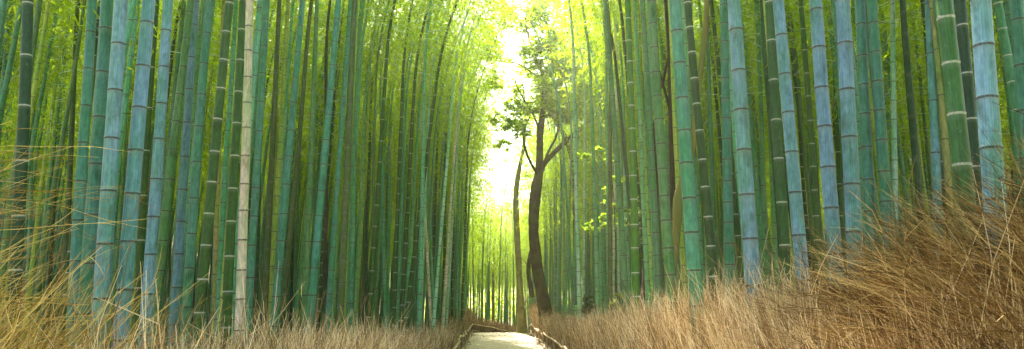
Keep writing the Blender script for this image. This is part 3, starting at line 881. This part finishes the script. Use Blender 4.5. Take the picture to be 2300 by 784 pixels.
tree('forked_tree', 'dark gnarled forked tree leaning over the right side of the path', [
  [(1229, 742, 38), (1224, 700, 31), (1217, 655, 27), (1208, 610, 25), (1202, 560, 25), (1198, 520, 24), (1199, 480, 24), (1203, 440, 24), (1206, 412, 23), (1211, 385, 20), (1212, 350, 17), (1213, 318, 16),
   (1213, 298, 16), (1218, 262, 14), (1221, 225, 11), (1220, 195, 8), (1218, 168, 6), (1206, 134, 5), (1191, 96, 4.5), (1181, 50, 4), (1185, 8, 3.5), (1192, -40, 3)],
  [(1209, 398, 16), (1222, 368, 14), (1240, 348, 12), (1264, 324, 11), (1292, 300, 10), (1320, 276, 8), (1348, 262, 5)],
  [(1206, 388, 8), (1192, 366, 6), (1180, 335, 5.5), (1176, 305, 5), (1181, 283, 4), (1190, 262, 3)],
  [(1211, 290, 6), (1196, 255, 4.5), (1176, 222, 4), (1160, 190, 3), (1152, 152, 2.5)],
  [(1222, 370, 8), (1232, 340, 6), (1248, 310, 5), (1256, 275, 3)],
  [(1217, 180, 4), (1190, 160, 4), (1160, 142, 3.5), (1126, 138, 3), (1085, 125, 2.5)],
  [(1196, 668, 11), (1189, 630, 10), (1187, 600, 10), (1191, 572, 9), (1198, 545, 8)],
 ], 32.0, M_BARK, M_TLEAF,
 [(1160, 262, 45, 1.6), (1195, 238, 34), (1132, 272, 28), (1228, 172, 34), (1190, 152, 30, .8), (1196, 110, 26, .6), (1222, 112, 34), (1250, 60, 42), (1196, 38, 32), (1290, 110, 40), (1300, 220, 30, .7),
  (1238, 12, 42), (1290, 40, 40), (1262, 150, 34), (1170, 205, 24, .7), (1105, 130, 30, .8), (1090, 95, 36), (1330, 180, 34, .8), (1335, 90, 40), (1170, 290, 26, .7), (1150, 235, 30), (1175, 60, 26, .6), (1150, 20, 30, .6), (1180, 120, 26, .6), (1270, 250, 34), (1310, 300, 30), (1255, 215, 30)] + [(1135, 40, 24, .7), (1112, 185, 24, .8), (1105, 60, 28), (1128, 320, 16, .5)] + [(1195 + 150 * random.random(), 275 * random.random() - 15, 24 + 14 * random.random(), .8) for _ in range(26)], 28, (.19, .10), 5, spread=1.5)
tree('leaning_tree', 'dark bent tree rising behind the pale silvery culms right of the path', [
  [(1300, 720, 13), (1296, 600, 12), (1292, 480, 12), (1290, 395, 12), (1283, 352, 11), (1272, 315, 11), (1260, 291, 11), (1244, 264, 10), (1230, 247, 10), (1232, 214, 9), (1237, 184, 8.5), (1241, 145, 8),
   (1233, 96, 7), (1229, 57, 6), (1214, 19, 5), (1205, -30, 4)],
  [(1234, 212, 7), (1248, 187, 6), (1264, 175, 5), (1282, 166, 3)], [(1262, 135, 3), (1268, 110, 5), (1272, 84, 5), (1294, 57, 4), (1310, 30, 3)], [(1240, 150, 6), (1262, 128, 6), (1275, 90, 3)],
 ], 34.5, M_BARK, M_TLEAF, [(1250, 100, 36), (1275, 60, 36), (1225, 60, 34), (1300, 150, 34), (1240, 190, 26, .7), (1210, 10, 36), (1320, 20, 40)], 13, (.15, .085), 9, spread=1.5)
tree('mossy_tree', 'backlit yellow mossy bent trunk standing at the crest beside the right fence', [
  [(1174, 752, 34), (1172, 738, 24), (1171, 715, 19), (1168, 650, 15), (1165, 595, 14), (1161, 525, 14.5), (1159, 477, 14), (1159, 440, 12), (1162, 405, 11), (1168, 370, 9.5), (1176, 330, 8), (1180, 280, 6), (1178, 220, 4), (1170, 160, 2.5)],
  [(1169, 712, 4), (1176, 690, 4), (1186, 668, 3)], [(1164, 570, 3), (1176, 585, 2), (1190, 602, 2)]],
  41.5, M_MOSSY_BACKLIT, M_TLEAF, [(1168, 360, 24), (1185, 320, 30), (1180, 390, 20, .6), (1160, 300, 24, .6), (1190, 260, 26), (1165, 210, 26, .6), (1178, 160, 24, .6)], 12, (.16, .09), 13)
tree('slender_tree', 'slim young tree with layered yellow-green leaves beyond the end of the path', [
  [(1108, 752, 7), (1108, 700, 6), (1107, 640, 5), (1109, 590, 4.5), (1111, 540, 3.5), (1116, 500, 2.5)], [(1109, 600, 3), (1122, 575, 2), (1136, 560, 2)], [(1108, 610, 2.5), (1098, 596, 2)]],
  56.0, M_MOSSY_BACKLIT, M_TLEAF, [(1108, 580, 20), (1132, 556, 20), (1115, 520, 18), (1096, 592, 14), (1120, 600, 16, .6)], 12, (.22, .12), 17)
tree('ivy_tree', 'dark brown trunk climbed by ivy beside the grass green culm', [
  [(1450, 720, 40), (1453, 690, 33), (1456, 640, 30), (1462, 580, 26), (1466, 520, 22), (1470, 450, 17), (1472, 380, 13), (1471, 300, 11), (1473, 240, 9), (1490, 180, 6), (1500, 130, 5)]],
  15.0, M_BROWN, M_ILEAF, [(1440, 440, 14), (1436, 480, 17, 1.4), (1448, 500, 15, 1.3), (1438, 530, 15), (1446, 455, 12), (1430, 550, 9, .6), (1457, 545, 12, .7), (1440, 575, 10, .5), (1405, 470, 10, .7), (1408, 500, 9, .6)], 12, (.055, .04), 19, spread=.25, crown='ivy')
tree('dark_tree', 'dark brown trunk high between two sage green culms and the thick teal culm', [
  [(1512, 720, 14), (1511, 560, 13), (1510, 400, 12), (1508, 290, 12), (1506, 200, 11), (1502, 100, 10), (1497, 30, 9), (1492, -60, 7)], [(1508, 260, 6), (1484, 170, 5), (1468, 110, 4)]],
  13.5, M_BROWN, seed=23)
tree('olive_tree', 'smooth olive tan curved trunk behind the thick teal culms on the right', [
  [(1500, 760, 18), (1508, 640, 17), (1516, 560, 17), (1520, 510, 20), (1522, 480, 23), (1526, 440, 23), (1538, 395, 18), (1552, 350, 15), (1560, 300, 15), (1564, 240, 15), (1572, 170, 14), (1581, 100, 13), (1586, 40, 12), (1588, -60, 11)]],
  11.5, M_OLIVE, seed=29)

# climbing saplings with bright leaves in front of the right-hand culms
def sapling(name, label, stems, blobs, Y, leaf, mat, per, seed, cat='sapling'):
    return tree(name, label, stems, Y, M_BARK, mat, blobs, per, leaf, seed, cat, .12, 'foliage', 5)
sapling('maple_sapling', 'slim sapling with bright green layered leaves before the silvery culms', [
  [(1392, 715, 2.5), (1384, 640, 2.5), (1383, 560, 2.2), (1380, 480, 2), (1376, 420, 2), (1362, 380, 1.6), (1345, 350, 1.2)], [(1382, 520, 1.6), (1355, 508, 1.2), (1320, 508, 1)],
  [(1380, 470, 1.5), (1392, 455, 1.2)], [(1376, 400, 1.5), (1392, 398, 1)]],
  [(1322, 352, 14), (1340, 336, 12), (1362, 356, 14), (1308, 350, 9, .6), (1378, 352, 9, .6), (1380, 400, 10), (1400, 402, 7, .5), (1366, 424, 10), (1372, 462, 15, 1.2), (1356, 488, 9), (1388, 480, 12), (1320, 508, 14), (1340, 512, 10, .7), (1366, 500, 10, .7), (1395, 500, 10, .6)],
  19.0, (.11, .06), M_VLEAF, 5, 31)
sapling('leafy_sapling', 'short leafy sprig among the culms above the right brush fence', [
  [(1388, 720, 2), (1390, 690, 1.6), (1393, 660, 1.2)], [(1390, 690, 1.2), (1402, 682, 1)]], [(1392, 664, 8), (1384, 682, 8), (1402, 690, 8)], 17.0, (.10, .05), M_VLEAF, 6, 37)
sapling('dark_shrub', 'dark evergreen shrub at the foot of the silvery culms', [
  [(1312, 730, 3), (1314, 690, 2.5), (1313, 660, 1.5)]], [(1310, 690, 14), (1320, 672, 12), (1318, 700, 12), (1330, 690, 10)], 22.0, (.10, .06), M_ILEAF, 11, 41, 'shrub')

# ------------------------------------------------------------------ the wood behind the grove
def far_wood():
    g = np.random.default_rng(91)
    C, D = [], []
    for q_ in range(1640):
        k = g.random()
        if q_ >= 1500:
            c = np.array([g.uniform(-9, 9), g.uniform(76.5, 82), 0]); k = 1.0
        elif k < .45:
            c = np.array([g.uniform(-30, 30), g.uniform(78, 96), 0])
        else:
            c = np.array([g.choice([-1, 1]) * g.uniform(38, 54), g.uniform(4, 90), 0])
        zt = (4 + 13 * g.random() ** 1.2 if k >= .45 else 14 * g.random() ** 1.3) if abs(c[0]) > 4 else 8.5 * g.random() ** 1.2
        if q_ >= 1500: zt = 8 * g.random()
        c[2] = float(rise(c[0], c[1])) + .2 + zt
        n = 46
        p = c + g.normal(0, 1, (n, 3)) * np.array([.9, .9, .7])
        C.append(p); D.append(g.normal(0, .6, (n, 3)) + np.array([0, 0, -.4]))
    C = np.concatenate(C); D = np.concatenate(D); n = len(C)
    v, q = leaf_quads(C, D, norm(g.normal(0, .7, (n, 3)) + np.array([0, 0, 1.])), g.uniform(.25, .5, n), g.uniform(.10, .2, n))
    tag(obj('woodland', mesh_np('woodland', v, q, M_LEAF, smooth=False)), 'sunlit yellow-green wood far behind the bamboo', 'woodland', kind='stuff')
far_wood()
# ------------------------------------------------------------------ haze
def haze():
    x0, x1, y0, y1, z0, z1 = -70, 70, -12, 125, -2.2, 26
    V = np.array([[x, y, z] for x in (x0, x1) for y in (y0, y1) for z in (z0, z1)], float)
    Q = np.array([[0, 1, 3, 2], [4, 6, 7, 5], [0, 4, 5, 1], [2, 3, 7, 6], [0, 2, 6, 4], [1, 5, 7, 3]])
    m, nt = newmat('haze')
    pv = N(nt, 'ShaderNodeVolumePrincipled')
    pv.inputs['Color'].default_value = (1.0, .96, .70, 1)
    pv.inputs['Density'].default_value = HAZE
    pv.inputs['Anisotropy'].default_value = .6
    o = N(nt, 'ShaderNodeOutputMaterial'); LK(nt, pv.outputs[0], o.inputs['Volume'])
    tag(obj('haze', mesh_np('haze', V, Q, m, smooth=False)), 'bright misty air glowing down the path', 'haze', kind='stuff')
HAZE = .0014
haze()

# ------------------------------------------------------------------ light
SUN_EL, SUN_AZ = math.radians(49), math.radians(-9)     # ahead of the camera, a little left; azimuth from +Y toward +X
sd = Vector((math.sin(SUN_AZ) * math.cos(SUN_EL), math.cos(SUN_AZ) * math.cos(SUN_EL), math.sin(SUN_EL)))
ld = bpy.data.lights.new('sun', 'SUN'); ld.energy = 4.8; ld.angle = math.radians(.6); ld.color = (1.0, .93, .76)
sun = bpy.data.objects.new('sun', ld); COL.objects.link(sun)
sun.rotation_mode = 'QUATERNION'; sun.rotation_quaternion = sd.to_track_quat('Z', 'Y')
W = bpy.data.worlds.new('World'); S.world = W; W.use_nodes = True
nt = W.node_tree; nt.nodes.clear()
sky = nt.nodes.new('ShaderNodeTexSky'); sky.sky_type = 'NISHITA'; sky.sun_disc = False
sky.sun_elevation = SUN_EL; sky.sun_rotation = SUN_AZ
sky.air_density = 1.0; sky.dust_density = 3.0; sky.ozone_density = 1.0
bg = nt.nodes.new('ShaderNodeBackground'); bg.inputs[1].default_value = .15
wo = nt.nodes.new('ShaderNodeOutputWorld')
nt.links.new(sky.outputs[0], bg.inputs[0]); nt.links.new(bg.outputs[0], wo.inputs[0])

S.render.engine = 'CYCLES'
cy_ = S.cycles
cy_.use_denoising = True
cy_.max_bounces = 8; cy_.diffuse_bounces = 4; cy_.glossy_bounces = 2; cy_.transmission_bounces = 6; cy_.transparent_max_bounces = 8
cy_.volume_bounces = 0
cy_.sample_clamp_indirect = 6.0
cy_.use_adaptive_sampling = False
vs = S.view_settings
vs.view_transform = 'Standard'; vs.look = 'None'; vs.exposure = 2.6; vs.gamma = 1.0
S.display_settings.display_device = 'sRGB'
